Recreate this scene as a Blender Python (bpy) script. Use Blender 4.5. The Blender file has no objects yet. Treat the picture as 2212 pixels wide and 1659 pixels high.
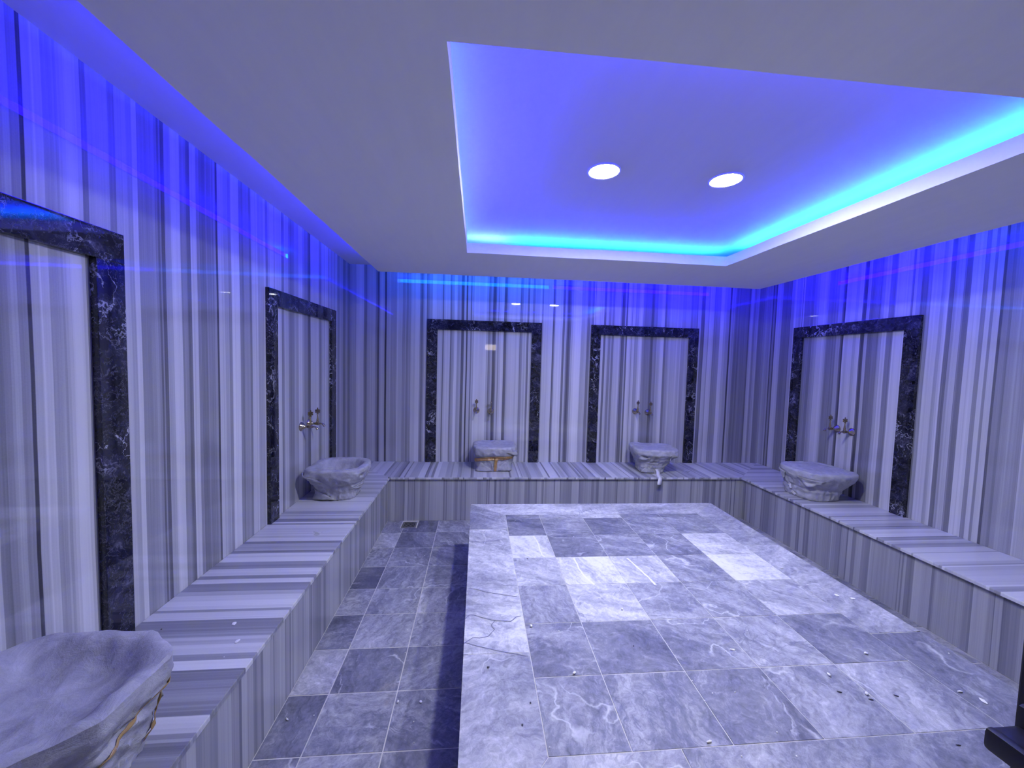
import bpy, bmesh, math, random
from mathutils import Vector, Matrix, noise
PI = math.pi
S = bpy.context.scene
COL = S.collection

# ---------------------------------------------------------------- camera
cam_d = bpy.data.cameras.new('camera')
cam_d.sensor_fit = 'HORIZONTAL'; cam_d.sensor_width = 36.0
cam_d.lens = 834.34 / 2212.0 * 36.0
cam_d.clip_start = 0.02
cam = bpy.data.objects.new('camera', cam_d); COL.objects.link(cam)
cam.matrix_world = Matrix(((0.99584, -0.02183, -0.08908, 1.44174),
                           (-0.08764, 0.05918, -0.99439, -4.49080),
                           (0.02698, 0.99801, 0.05702, 1.63077),
                           (0, 0, 0, 1)))
S.camera = cam

# ---------------------------------------------------------------- world / exposure
w = bpy.data.worlds.new('world'); S.world = w; w.use_nodes = True
w.node_tree.nodes['Background'].inputs[0].default_value = (0.05, 0.05, 0.09, 1)
w.node_tree.nodes['Background'].inputs[1].default_value = 0.3
S.view_settings.view_transform = 'Standard'; S.view_settings.look = 'None'
S.view_settings.gamma = 1.0; S.view_settings.exposure = 0.0
S.view_settings.use_curve_mapping = False

# lamp powers (emission strengths of the lamps the room has)
P_DOWN = 760.0;   C_DOWN = (0.71, 0.73, 0.88)
P_IN = 5.5
P_OUT = 7.6
P_HALL = 3.2

# ---------------------------------------------------------------- helpers
def link(o): COL.objects.link(o); return o
def new_obj(name, verts, faces, mat=None, parent=None, smooth=False, kind=None, loc=None):
    me = bpy.data.meshes.new(name); me.from_pydata([tuple(v) for v in verts], [], faces); me.update()
    if mat: me.materials.append(mat)
    if smooth:
        for p in me.polygons: p.use_smooth = True
    o = link(bpy.data.objects.new(name, me))
    if parent: o.parent = parent
    if kind: o['kind'] = kind
    if loc: o.location = loc
    return o
def from_bm(name, bm, mat=None, parent=None, smooth=False, kind=None, loc=None, angle=None):
    bmesh.ops.recalc_face_normals(bm, faces=bm.faces[:])
    me = bpy.data.meshes.new(name); bm.to_mesh(me); bm.free()
    if mat: me.materials.append(mat)
    if smooth:
        for p in me.polygons: p.use_smooth = True
        if angle: me.set_sharp_from_angle(angle=math.radians(angle))
    o = link(bpy.data.objects.new(name, me))
    if parent: o.parent = parent
    if kind: o['kind'] = kind
    if loc: o.location = loc
    return o
def tag(o, label, cat, group=None):
    o['label'] = label; o['category'] = cat
    if group: o['group'] = group
    return o
def thing(name, loc, rz, label, cat, group=None):
    o = link(bpy.data.objects.new(name, None)); o.location = loc; o.rotation_euler = (0, 0, rz)
    o.empty_display_size = 0.05
    return tag(o, label, cat, group)
def add_box(bm, x0, x1, y0, y1, z0, z1, bev=0.0):
    r = bmesh.ops.create_cube(bm, size=1.0)
    vs = r['verts']
    for v in vs:
        v.co = Vector((x0 + (v.co.x + .5) * (x1 - x0), y0 + (v.co.y + .5) * (y1 - y0), z0 + (v.co.z + .5) * (z1 - z0)))
    if bev > 0:
        es = list({e for v in vs for e in v.link_edges})
        bmesh.ops.bevel(bm, geom=es, offset=bev, segments=2, affect='EDGES', profile=0.6)
    return vs
def box(name, x0, x1, y0, y1, z0, z1, mat, parent=None, bev=0.0, kind=None):
    bm = bmesh.new(); add_box(bm, x0, x1, y0, y1, z0, z1, bev)
    return from_bm(name, bm, mat, parent, kind=kind)
def add_lathe(bm, prof, mtx=Matrix(), n=20):
    """prof: list of (radius, height) along local z"""
    rings = []
    for r, h in prof:
        rings.append([bm.verts.new(mtx @ Vector((r * math.cos(2 * PI * i / n), r * math.sin(2 * PI * i / n), h))) for i in range(n)])
    for a, b in zip(rings, rings[1:]):
        for i in range(n):
            bm.faces.new((a[i], a[(i + 1) % n], b[(i + 1) % n], b[i]))
    bm.faces.new(rings[0][::-1]); bm.faces.new(rings[-1])
def add_tube(bm, pts, rad, n=12):
    pts = [Vector(p) for p in pts]
    rr = rad if isinstance(rad, (list, tuple)) else [rad] * len(pts)
    rings = []
    for i, p in enumerate(pts):
        d = (pts[min(i + 1, len(pts) - 1)] - pts[max(i - 1, 0)]).normalized()
        u = d.cross(Vector((0.01, 0.02, 1)) if abs(d.z) < .9 else Vector((1, 0, 0))).normalized(); v = d.cross(u)
        rings.append([bm.verts.new(p + rr[i] * (math.cos(2 * PI * k / n) * u + math.sin(2 * PI * k / n) * v)) for k in range(n)])
    for a, b in zip(rings, rings[1:]):
        for k in range(n): bm.faces.new((a[k], a[(k + 1) % n], b[(k + 1) % n], b[k]))
    bm.faces.new(rings[0][::-1]); bm.faces.new(rings[-1])

# ---------------------------------------------------------------- materials
class NT:
    def __init__(s, name):
        s.m = bpy.data.materials.new(name); s.m.use_nodes = True
        s.t = s.m.node_tree; s.b = s.t.nodes['Principled BSDF']; s.out = s.t.nodes['Material Output']
    def n(s, typ, **kw):
        nd = s.t.nodes.new(typ)
        for k, v in kw.items():
            if k.startswith('i_'):
                key = k[2:]; key = int(key) if key.isdigit() else key.replace('_', ' ')
                s.set(nd.inputs[key], v)
            else: setattr(nd, k, v)
        return nd
    def set(s, sock, v):
        if isinstance(v, bpy.types.NodeSocket): s.t.links.new(v, sock)
        else: sock.default_value = v
    def math(s, op, a, b=0.0, c=None, clamp=False):
        nd = s.t.nodes.new('ShaderNodeMath'); nd.operation = op; nd.use_clamp = clamp
        s.set(nd.inputs[0], a); s.set(nd.inputs[1], b)
        if c is not None: s.set(nd.inputs[2], c)
        return nd.outputs[0]
    def vmath(s, op, a, b):
        nd = s.t.nodes.new('ShaderNodeVectorMath'); nd.operation = op
        s.set(nd.inputs[0], a); s.set(nd.inputs[1], b); return nd.outputs[0]
    def ramp(s, fac, stops, interp='LINEAR'):
        nd = s.t.nodes.new('ShaderNodeValToRGB'); nd.color_ramp.interpolation = interp
        cr = nd.color_ramp
        while len(cr.elements) > 1: cr.elements.remove(cr.elements[0])
        for i, (p, c) in enumerate(stops):
            e = cr.elements[0] if i == 0 else cr.elements.new(p)
            e.position = p; e.color = (c, c, c, 1) if isinstance(c, (int, float)) else (*c, 1)
        s.set(nd.inputs[0], fac); return nd.outputs[0]
    def noise(s, vec, scale, detail=4, rough=.55, dist=0.0):
        nd = s.n('ShaderNodeTexNoise'); s.set(nd.inputs['Vector'], vec)
        nd.inputs['Scale'].default_value = scale; nd.inputs['Detail'].default_value = detail
        nd.inputs['Roughness'].default_value = rough; nd.inputs['Distortion'].default_value = dist
        return nd
    def mix(s, f, a, b):
        nd = s.t.nodes.new('ShaderNodeMix'); nd.data_type = 'RGBA'
        s.set(nd.inputs[0], f)
        for k, v in ((6, a), (7, b)):
            if isinstance(v, tuple) and len(v) == 3: v = (*v, 1)
            s.set(nd.inputs[k], v)
        return nd.outputs[2]
    def bump(s, h, strength, dist=.002):
        nd = s.n('ShaderNodeBump'); nd.inputs['Strength'].default_value = strength; nd.inputs['Distance'].default_value = dist
        s.set(nd.inputs['Height'], h); s.t.links.new(nd.outputs[0], s.b.inputs['Normal'])
    def base(s, c=None, rough=None, metal=None, spec=None):
        if c is not None: s.set(s.b.inputs['Base Color'], (*c, 1) if isinstance(c, tuple) else c)
        if rough is not None: s.set(s.b.inputs['Roughness'], rough)
        if metal is not None: s.b.inputs['Metallic'].default_value = metal
        if spec is not None: s.b.inputs['Specular IOR Level'].default_value = spec
        return s.m

def striped_marble(name, lo, hi, rough, fine=.16, spec=.5):
    t = NT(name)
    att = t.n('ShaderNodeAttribute', attribute_name='vein').outputs['Fac']
    uv = t.n('ShaderNodeUVMap', uv_map='UVMap').outputs[0]
    m1 = t.vmath('MULTIPLY', uv, (150.0, 1.1, 1)); m2 = t.vmath('MULTIPLY', uv, (38.0, .5, 1)); m3 = t.vmath('MULTIPLY', uv, (60.0, 60.0, 1))
    f1 = t.noise(m1, 1.0, 2, .6).outputs[0]; f2 = t.noise(m2, 1.0, 3, .6).outputs[0]
    f3 = t.noise(m3, 3.0, 3, .6).outputs[0]
    v = t.math('ADD', att, t.math('MULTIPLY', t.math('SUBTRACT', f1, .5), fine * 1.6))
    v = t.math('ADD', v, t.math('MULTIPLY', t.math('SUBTRACT', f2, .5), fine * 1.3))
    v = t.math('ADD', v, t.math('MULTIPLY', t.math('SUBTRACT', f3, .5), .10), clamp=True)
    lo3 = (lo * .95, lo * .96, lo * 1.15); mid = (lo + hi) * .42
    c = t.ramp(v, [(0.0, lo3), (.45, (mid * .97, mid * .98, mid * 1.05)), (1.0, (hi, hi, hi * 1.01))])
    sm = t.noise(t.vmath('MULTIPLY', uv, (3.0, 3.0, 1)), 1.0, 4, .6).outputs[0]
    r = t.math('MULTIPLY_ADD', sm, rough * .8, rough * .6)
    return t.base(c, r, spec=spec)
M_WALL = striped_marble('striped marble wall', .070, .70, .016, .16, .8)
M_BENCH = striped_marble('striped marble bench', .13, .72, .32, .12)
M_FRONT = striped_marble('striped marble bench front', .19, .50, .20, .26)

def tile_marble(name, rough):
    t = NT(name)
    oi = t.n('ShaderNodeObjectInfo')
    sep = t.n('ShaderNodeSeparateColor'); t.t.links.new(oi.outputs['Color'], sep.inputs[0])
    tone, seed, ang = sep.outputs[0], sep.outputs[1], sep.outputs[2]
    pos = t.n('ShaderNodeNewGeometry').outputs['Position']
    sv = t.n('ShaderNodeCombineXYZ'); t.set(sv.inputs[0], t.math('MULTIPLY', seed, 71.3)); t.set(sv.inputs[1], t.math('MULTIPLY', seed, 39.7)); t.set(sv.inputs[2], t.math('MULTIPLY', seed, 17.1))
    p = t.vmath('ADD', pos, sv.outputs[0])
    rot = t.n('ShaderNodeVectorRotate', rotation_type='Z_AXIS'); t.set(rot.inputs['Vector'], p); t.set(rot.inputs['Angle'], t.math('MULTIPLY', ang, 3.14159))
    q = rot.outputs[0]
    warp = t.noise(q, 3.0, 5, .62).outputs['Color']
    q2 = t.vmath('ADD', q, t.vmath('MULTIPLY', t.vmath('SUBTRACT', warp, (.5, .5, .5)), (.20, .20, .1)))
    w2 = t.noise(q, 16.0, 4, .6).outputs['Color']
    q3 = t.vmath('ADD', q2, t.vmath('MULTIPLY', t.vmath('SUBTRACT', w2, (.5, .5, .5)), (.028, .028, .02)))
    n1 = t.noise(t.vmath('MULTIPLY', q3, (3.0, 10.0, 4.0)), 1.0, 10, .70, .0).outputs[0]
    n2 = t.noise(q3, 34.0, 8, .78).outputs[0]
    n4 = t.noise(t.vmath('MULTIPLY', q3, (14.0, 46.0, 14.0)), 1.0, 5, .7).outputs[0]
    big = t.noise(q2, 1.7, 2, .5).outputs[0]
    v = t.math('ADD', tone, t.math('MULTIPLY', t.math('SUBTRACT', n1, .5), 1.25))
    v = t.math('ADD', v, t.math('MULTIPLY', t.math('SUBTRACT', big, .5), .7))
    v = t.math('ADD', v, t.math('MULTIPLY', t.math('SUBTRACT', n4, .5), .55))
    v = t.math('ADD', v, t.math('MULTIPLY', t.math('SUBTRACT', n2, .5), 1.15), clamp=True)
    c = t.ramp(v, [(0.0, (.065, .07, .10)), (.35, (.18, .185, .225)), (.7, (.41, .41, .435)), (1.0, (.70, .70, .71))])
    bl = t.noise(t.vmath('MULTIPLY', q3, (5.0, 20.0, 5.0)), 1.0, 5, .62).outputs[0]
    blm = t.ramp(bl, [(.62, 0.0), (.72, .65)])
    c = t.mix(blm, c, (.62, .62, .64))
    vn = t.noise(t.vmath('ADD', q2, (9.0, 4.0, 1.0)), 2.0, 4, .6, .6).outputs[0]
    vg = t.ramp(t.noise(q, 1.4, 1, .5).outputs[0], [(.5, 0.0), (.6, 1.0)])
    vm = t.math('MULTIPLY', vg, t.ramp(t.math('ABSOLUTE', t.math('SUBTRACT', vn, .5)), [(.0, .6), (.007, .0)]))
    c = t.mix(vm, c, (.09, .10, .15))
    wn = t.noise(t.vmath('ADD', q2, (2.0, 7.0, 3.0)), 3.2, 2, .5, .3).outputs[0]
    wm = t.math('MULTIPLY', t.ramp(t.noise(q, 2.1, 1, .5).outputs[0], [(.55, 0.0), (.62, 1.0)]), t.ramp(t.math('ABSOLUTE', t.math('SUBTRACT', wn, .5)), [(.0, .7), (.010, .0)]))
    c = t.mix(wm, c, (.66, .66, .67))
    ys = t.noise(t.vmath('ADD', pos, (3.3, 1.7, 0)), 2.6, 4, .6).outputs[0]
    c = t.mix(t.ramp(ys, [(.67, 0.0), (.75, .35)]), c, (.50, .42, .28))
    du = t.noise(pos, 3.5, 8, .72).outputs[0]
    c = t.mix(t.ramp(du, [(.40, 0.0), (.75, .30)]), c, (.42, .42, .44))
    t.bump(n2, .15, .001)
    return t.base(c, t.math('MULTIPLY_ADD', du, .3, rough), spec=.4)
M_TILE = tile_marble('grey veined marble tile', .36)

def dark_marble():
    t = NT('black marble with white veins')
    pos = t.n('ShaderNodeNewGeometry').outputs['Position']
    wp = t.noise(pos, 6.0, 5, .6).outputs['Color']
    q = t.vmath('ADD', pos, t.vmath('MULTIPLY', t.vmath('SUBTRACT', wp, (.5, .5, .5)), (.30, .30, .30)))
    n0 = t.noise(q, 9.0, 6, .65, .5).outputs[0]
    c = t.ramp(n0, [(.40, (.004, .004, .009)), (.60, (.024, .025, .045)), (.78, (.16, .16, .22))])
    n1 = t.noise(t.vmath('ADD', q, (5, 3, 1)), 4.5, 3, .55, 1.2).outputs[0]
    l1 = t.ramp(t.math('ABSOLUTE', t.math('SUBTRACT', n1, .5)), [(0, .95), (.014, .0)])
    g = t.noise(pos, 3.0, 2, .5).outputs[0]
    l1 = t.math('MULTIPLY', l1, t.ramp(g, [(.45, 0.1), (.6, 1.0)]))
    n2 = t.noise(t.vmath('ADD', q, (1, 8, 4)), 14.0, 3, .6, .8).outputs[0]
    l2 = t.ramp(t.math('ABSOLUTE', t.math('SUBTRACT', n2, .5)), [(0, .35), (.015, .0)])
    c = t.mix(l2, c, (.25, .25, .30)); c = t.mix(l1, c, (.55, .56, .62))
    return t.base(c, .035, spec=.5)
M_DARK = dark_marble()

def plaster(name, c, bumpv):
    t = NT(name); pos = t.n('ShaderNodeNewGeometry').outputs['Position']
    n = t.noise(pos, 55.0, 5, .6).outputs[0]; n2 = t.noise(t.vmath('MULTIPLY', pos, (14.0, 2.0, 5.0)), 1.0, 5, .6).outputs[0]
    t.bump(t.math('ADD', t.math('MULTIPLY', n, .4), n2), bumpv, .004)
    cc = t.mix(t.ramp(n2, [(.3, 0.0), (.7, .5)]), c, tuple(x * .93 for x in c))
    return t.base(cc, .75, spec=.25)
M_CEIL = plaster('white ceiling plaster', (.66, .66, .66), .12)
M_PANEL = plaster('grey white ceiling paint', (.86, .86, .87), .14)
M_PLAIN = plaster('plain painted wall', (.5, .5, .5), .1)

def grout():
    t = NT('pale grout'); pos = t.n('ShaderNodeNewGeometry').outputs['Position']
    n = t.noise(pos, 12.0, 5, .6).outputs[0]
    return t.base(t.mix(n, (.42, .41, .38), (.72, .70, .62)), .85, spec=.2)
M_GROUT = grout()

def foam():
    t = NT('white packing foam wrap'); tc = t.n('ShaderNodeTexCoord').outputs['Object']
    n = t.noise(tc, 180.0, 3, .6).outputs[0]; n2 = t.noise(tc, 14.0, 6, .65, .6).outputs[0]
    n3 = t.noise(t.vmath('MULTIPLY', tc, (20.0, 20.0, 60.0)), 1.0, 4, .6, 1.0).outputs[0]
    t.bump(t.math('ADD', t.math('MULTIPLY', n, .25), t.math('ADD', t.math('MULTIPLY', n2, 1.6), t.math('MULTIPLY', n3, .5))), .55, .006)
    c = t.mix(t.ramp(n2, [(.3, 0.0), (.7, 1.0)]), (.30, .30, .33), (.50, .50, .52))
    return t.base(c, .62, spec=.35)
M_FOAM = foam()
def simple(name, c, rough=.5, metal=0.0, var=.08, scale=20.0, spec=.5):
    t = NT(name); tc = t.n('ShaderNodeTexCoord').outputs['Object']
    n = t.noise(tc, scale, 4, .6).outputs[0]
    cc = t.mix(n, tuple(x * (1 - var) for x in c), tuple(min(1, x * (1 + var)) for x in c))
    return t.base(cc, t.math('MULTIPLY_ADD', n, rough * .4, rough * .8), metal, spec)
M_TAPE = simple('brown packing tape', (.42, .25, .08), .3)
M_TAPEY = simple('yellowed tape edge', (.40, .26, .09), .4)
M_TAPEW = simple('white tape', (.72, .71, .73), .45)
M_BRASS = simple('antique brass', (.56, .47, .30), .11, 1.0, .15, 60)
M_BRASSD = simple('dark antique brass', (.32, .26, .17), .22, 1.0, .25, 80)
M_BLACK = simple('black powder coat', (.006, .006, .009), .38, 0.0, .1, 200, .35)
M_STEEL = simple('brushed steel', (.55, .55, .56), .35, 1.0, .1, 40)
M_HOLE = simple('dark drain hole', (.01, .01, .012), .8)
M_CHIPW = simple('white chip', (.80, .79, .80), .4)
M_CHIPD = simple('dark chip', (.05, .05, .06), .5)
def emis(name, c, s):
    t = NT(name); t.b.inputs['Base Color'].default_value = (.8, .8, .8, 1)
    t.b.inputs['Emission Color'].default_value = (*c, 1); t.b.inputs['Emission Strength'].default_value = s
    return t.m

# ---------------------------------------------------------------- striped slabs
def bands_from(text, a0, a1, rng, lightness=0.0, wmul=1.0):
    """measured bands, the gaps filled with random ones, wide ones finely subdivided"""
    ms = []
    for p in text.split():
        a, b, t = map(float, p.split(','))
        ms.append((a, b, t))
    out = []; s = a0
    def rand_to(s, e):
        while s < e - 1e-4:
            r = rng.random()
            if r < .42: wd, t = rng.uniform(.012, .075), rng.uniform(.62, .92)
            elif r < .66: wd, t = rng.uniform(.008, .05), rng.uniform(.42, .65)
            elif r < .86: wd, t = rng.uniform(.006, .03), rng.uniform(.2, .42)
            else: wd, t = rng.uniform(.003, .012), rng.uniform(.0, .2)
            n = min(e, s + wd * wmul); out.append((s, n, min(1, t + lightness))); s = n
        return s
    for a, b, t in ms:
        if b <= s or a >= a1: continue
        a = max(a, s); b = min(b, a1)
        if a > s + .02: s = rand_to(s, a)
        a = s
        wdt = b - a
        if wdt > .02:
            k = int(wdt / .011); xs = sorted([a + wdt * rng.random() for _ in range(k)]); xs = [a] + xs + [b]
            for u, v in zip(xs, xs[1:]):
                if v > u + 1e-4: out.append((u, v, max(0, min(1, t + rng.uniform(-.09, .09)))))
        else: out.append((a, b, t))
        s = b
    rand_to(s, a1)
    return out
def stripes(name, bands, fn, t0, t1, rows, mat, parent=None, kind=None, wob=.004, seed=0.0):
    """fn(s,t)->xyz; t0,t1 may be functions of s"""
    ss = []
    for a, b, v in bands:
        e = min(.0012, (b - a) * .25)
        ss += [(a + e, v), (b - e, v)]
    ss[0] = (bands[0][0], ss[0][1]); ss[-1] = (bands[-1][1], ss[-1][1])
    f0 = t0 if callable(t0) else (lambda s: t0); f1 = t1 if callable(t1) else (lambda s: t1)
    lo, hi = ss[0][0], ss[-1][0]
    V = []; att = []; uvs = []
    for j in range(rows + 1):
        for s, v in ss:
            a, b = f0(s), f1(s); t = a + (b - a) * j / rows
            edge = min(1.0, (s - lo) / .03, (hi - s) / .03)
            d = wob * edge * (noise.noise(Vector((s * 1.3 + seed, t * 1.6, seed))) + .35 * noise.noise(Vector((s * 2.5, t * 7.0, seed + 5))))
            V.append(fn(s + d, t)); att.append(v); uvs.append((s, t))
    n = len(ss); F = []
    for j in range(rows):
        for i in range(n - 1):
            k = j * n + i; F.append((k, k + 1, k + n + 1, k + n))
    o = new_obj(name, V, F, mat, parent, kind=kind)
    me = o.data
    at = me.attributes.new('vein', 'FLOAT', 'POINT'); at.data.foreach_set('value', att)
    uv = me.uv_layers.new(name='UVMap')
    li = [0] * len(me.loops); me.loops.foreach_get('vertex_index', li)
    flat = []
    for i in li: flat += [uvs[i][0] + seed, uvs[i][1]]
    uv.data.foreach_set('uv', flat)
    return o
LEFT = "-3.206,-3.194,0.35 -3.194,-3.181,0.3 -3.181,-3.154,0.45 -3.154,-3.136,0.6 -3.136,-3.11,0.45 -3.11,-3.098,0 -3.098,-3.072,0.75 -3.072,-3.043,0.85 -3.043,-2.996,0.6 -2.996,-2.972,0.75 -2.972,-2.942,0.9 -2.942,-2.919,0.85 -2.786,-2.736,0.7 -2.736,-2.712,0.6 -2.712,-2.688,0.9 -2.688,-2.663,0.35 -2.663,-2.588,0.45 -2.588,-2.577,0.15 -2.577,-2.569,0.4 -2.569,-2.548,0.2 -2.548,-2.513,0.6 -2.513,-2.457,0.9 -2.457,-2.418,0.4 -2.418,-2.391,0.15 -2.391,-2.349,0.8 -2.349,-2.327,0.4 -2.327,-2.282,0.2 -2.282,-2.203,0.4 -2.203,-2.187,0.05 -2.187,-2.135,0.7 -2.135,-2.1,0.6 -2.1,-2.073,0.4 -2.073,-1.996,0.85 -1.996,-1.956,0.35 -1.956,-1.893,0.5 -1.893,-1.871,0.3 -1.871,-1.804,0.8 -1.804,-1.733,0.6 -1.567,-1.495,0.8 -1.495,-1.457,0.35 -1.457,-1.392,0.7 -1.392,-1.297,0.35 -1.297,-1.225,0.6 -1.225,-1.164,0.85 -1.164,-1.118,0.6 -1.118,-1.053,0.35 -1.053,-1.003,0.15 -1.003,-0.825,0.75 -0.825,-0.768,0.4 -0.768,-0.689,0.7 -0.689,-0.606,0.8 -0.413,-0.371,0.75 -0.371,-0.298,0.35 -0.298,-0.202,0.5 -0.202,-0.123,0.25 -0.123,-0.062,0.5 -0.062,-0.02,0.3"
BACK = "0.001,0.035,0.45 0.035,0.076,0.6 0.076,0.159,0.75 0.166,0.194,0.3 0.194,0.284,0.6 0.284,0.305,0.35 0.305,0.328,0.1 0.328,0.388,0.6 0.388,0.409,0.05 0.409,0.521,0.5 0.521,0.585,0.7 0.585,0.627,0.45 0.627,0.648,0.3 0.648,0.676,0.5 0.676,0.775,0.75 0.775,0.789,0.4 0.789,0.811,0.2 0.811,0.825,0.5 0.825,0.853,0.7 0.967,1.03,0.7 1.03,1.046,0.25 1.046,1.117,0.8 1.117,1.133,0.3 1.133,1.164,0.6 1.164,1.196,0.95 1.196,1.243,0.6 1.243,1.275,0.2 1.275,1.299,0.8 1.299,1.315,0.05 1.315,1.347,0.7 1.347,1.363,0.3 1.363,1.387,0.65 1.387,1.531,0.85 1.531,1.555,0.6 1.555,1.579,0.3 1.579,1.603,0.6 1.603,1.643,0.15 1.643,1.668,0.7 1.668,1.676,0.3 1.676,1.732,0.8 1.732,1.765,0.2 1.765,1.781,0.6 1.781,1.919,0.75 1.919,1.952,0.4 1.952,2.001,0.7 2.001,2.025,0.35 2.025,2.066,0.8 2.173,2.189,0.4 2.189,2.247,0.75 2.247,2.305,0.8 2.305,2.33,0.2 2.33,2.421,0.85 2.421,2.446,0.2 2.446,2.471,0.65 2.471,2.521,0.15 2.521,2.546,0.6 2.546,2.646,0.95 2.646,2.714,0.6 2.714,2.747,0.3 2.747,2.772,0.5 2.874,2.916,0.75 2.916,2.941,0.3 2.941,2.975,0.7 2.975,3.001,0.3 3.001,3.018,0.6 3.018,3.043,0.3 3.043,3.12,0.75 3.12,3.137,0.4 3.137,3.171,0.1 3.171,3.188,0.6 3.188,3.206,0.15 3.206,3.257,0.8 3.257,3.266,0.4 3.266,3.3,0.75 3.3,3.343,0.5 3.343,3.395,0.85 3.395,3.412,0.4 3.412,3.498,0.35 3.498,3.533,0.2 3.533,3.576,0.4 3.576,3.62,0.65 3.62,3.663,0.85 3.663,3.689,0.3 3.689,3.724,0.5 3.724,3.882,0.65 3.882,3.926,0.45 3.926,3.979,0.7 4.12,4.164,0.15 4.164,4.209,0.7 4.209,4.223,0.5 4.223,4.282,0.75 4.282,4.364,0.4 4.364,4.408,0.85 4.408,4.482,0.6 4.482,4.502,0.05 4.502,4.55,0.5 4.55,4.729,0.25 4.729,4.744,0.15 4.744,4.789,0.65 4.789,4.819,0.4 4.819,4.857,0.6 4.857,4.925,0.25 4.925,4.963,0.5"
RIGHT = "-2.32,-2.26,0.45 -2.26,-2.237,0.55 -2.237,-2.168,0.4 -2.168,-2.152,0.1 -2.152,-2.119,0.8 -2.119,-2.102,0.4 -2.102,-2.077,0.75 -2.077,-2.051,0.4 -2.051,-1.984,0.85 -1.984,-1.942,0.3 -1.942,-1.904,0.65 -1.904,-1.885,0.5 -1.885,-1.855,0.25 -1.855,-1.83,0.85 -1.83,-1.805,0.5 -1.805,-1.741,0.75 -1.741,-1.714,0.45 -1.6,-1.571,0.7 -1.571,-1.484,0.85 -1.484,-1.433,0.35 -1.433,-1.393,0.75 -1.393,-1.366,0.5 -1.366,-1.269,0.3 -1.269,-1.24,0.6 -1.24,-1.203,0.1 -1.203,-1.165,0.85 -1.165,-1.135,0.6 -1.135,-1.039,0.75 -1.039,-1.007,0.1 -1.007,-0.965,0.6 -0.965,-0.851,0.35 -0.851,-0.833,0.6 -0.833,-0.741,0.8 -0.741,-0.683,0.5 -0.683,-0.562,0.35 -0.43,-0.381,0.6 -0.381,-0.254,0.25 -0.254,-0.166,0.75 -0.166,-0.148,0.1 -0.148,-0.12,0.3 -0.12,-0.102,0.1 -0.102,-0.026,0.5"
BENCHL = "-3.385,-3.335,0.35 -3.335,-3.297,0.2 -3.297,-3.286,0.5 -3.286,-3.269,0.3 -3.269,-3.208,0.75 -3.208,-3.175,0.25 -3.175,-3.104,0.35 -3.104,-3.066,0.3 -3.066,-3.014,0.2 -3.014,-2.967,0.9 -2.967,-2.935,0.4 -2.935,-2.882,0.85 -2.882,-2.837,0.6 -2.837,-2.8,0.35 -2.8,-2.727,0.25 -2.727,-2.672,0.75 -2.672,-2.653,0.4 -2.653,-2.546,0.85 -2.546,-2.51,0.5 -2.51,-2.442,0.25 -2.442,-2.402,0.85 -2.402,-2.369,0.3 -2.369,-2.3,0.75 -2.3,-2.226,0.3 -2.226,-2.127,0.8 -2.127,-2.095,0.2 -2.095,-2.007,0.5 -2.007,-1.973,0.2 -1.973,-1.771,0.7"
PCH = "1.707,-2.829,W 1.837,-3.101,W 1.508,-3.053,K 2.201,-3.391,R 2.54,-3.015,R 2.125,-2.972,k 1.826,-2.866,w 2.381,-2.95,w 1.651,-3.218,k 1.613,-3.298,k 1.689,-3.377,w 3.282,-2.398,R 3.289,-2.572,r 3.365,-2.668,F 3.426,-2.701,F 2.86,-2.862,w 2.687,-2.905,w 2.54,-3.016,r 3.099,-3.068,W 2.835,-3.165,W 2.804,-3.239,D 2.897,-3.255,W 2.891,-3.277,D 3.003,-3.267,D 3.104,-3.199,w 2.446,-3.452,w 2.274,-3.441,w 2.409,-3.218,w 2.322,-3.218,w 2.274,-3.246,w 2.278,-3.16,w 3.305,-3.308,F 3.268,-3.266,R 3.467,-3.086,w 3.004,-3.452,D 3.427,-2.858,r 2.503,-3.023,w 2.446,-3.374,w 2.877,-2.768,w 2.167,-2.732,W 1.591,-1.376,w 1.747,-1.661,w 1.508,-1.457,w 1.767,-2.233,D 2.125,-1.946,w"
FCH = "1.121,-1.396,w 1.099,-2.707,W 1.206,-2.714,W 1.228,-2.182,w 1.196,-2.337,w 1.054,-2.207,w 1.009,-2.321,w 1.074,-2.39,w 1.189,-2.812,w 1.206,-2.909,w 0.734,-2.754,w 0.623,-2.767,R 0.832,-2.76,w 1.035,-1.312,w 0.972,-1.681,w"
BCH = "0.4,-2.759,F 0.48,-2.872,F 0.481,-2.958,w 0.121,-2.782,k 0.06,-1.234,w"
VW = [[(1.848, -1.928), (1.86, -1.996), (1.864, -2.051), (1.861, -2.121), (1.864, -2.179), (1.875, -2.212)], [(2.053, -2.231), (2.055, -2.302), (2.053, -2.353), (2.065, -2.435), (2.095, -2.518)], [(2.385, -2.243), (2.402, -2.33), (2.415, -2.402), (2.426, -2.463), (2.431, -2.533)]]
VK = [[(1.407, -2.764), (1.427, -2.738), (1.445, -2.734), (1.488, -2.755), (1.535, -2.778), (1.618, -2.788), (1.645, -2.762), (1.67, -2.754)], [(1.409, -2.917), (1.447, -2.884), (1.475, -2.889), (1.514, -2.88), (1.541, -2.84), (1.528, -2.81), (1.547, -2.778)], [(1.412, -2.913), (1.491, -2.947), (1.57, -2.973), (1.669, -3.003)], [(1.415, -2.519), (1.463, -2.533), (1.516, -2.56), (1.589, -2.583), (1.667, -2.606)], [(1.41, -1.991), (1.487, -2.003), (1.556, -1.992), (1.662, -1.962)]]
# ---------------------------------------------------------------- dimensions (metres)
W = 4.95; DY = -4.70; HC = 2.667; HS = 2.50; LIP = 0.078; B = 0.45
DL, DB, DR = 0.5905, 0.6158, 0.6401
rng = random.Random(7)

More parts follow.
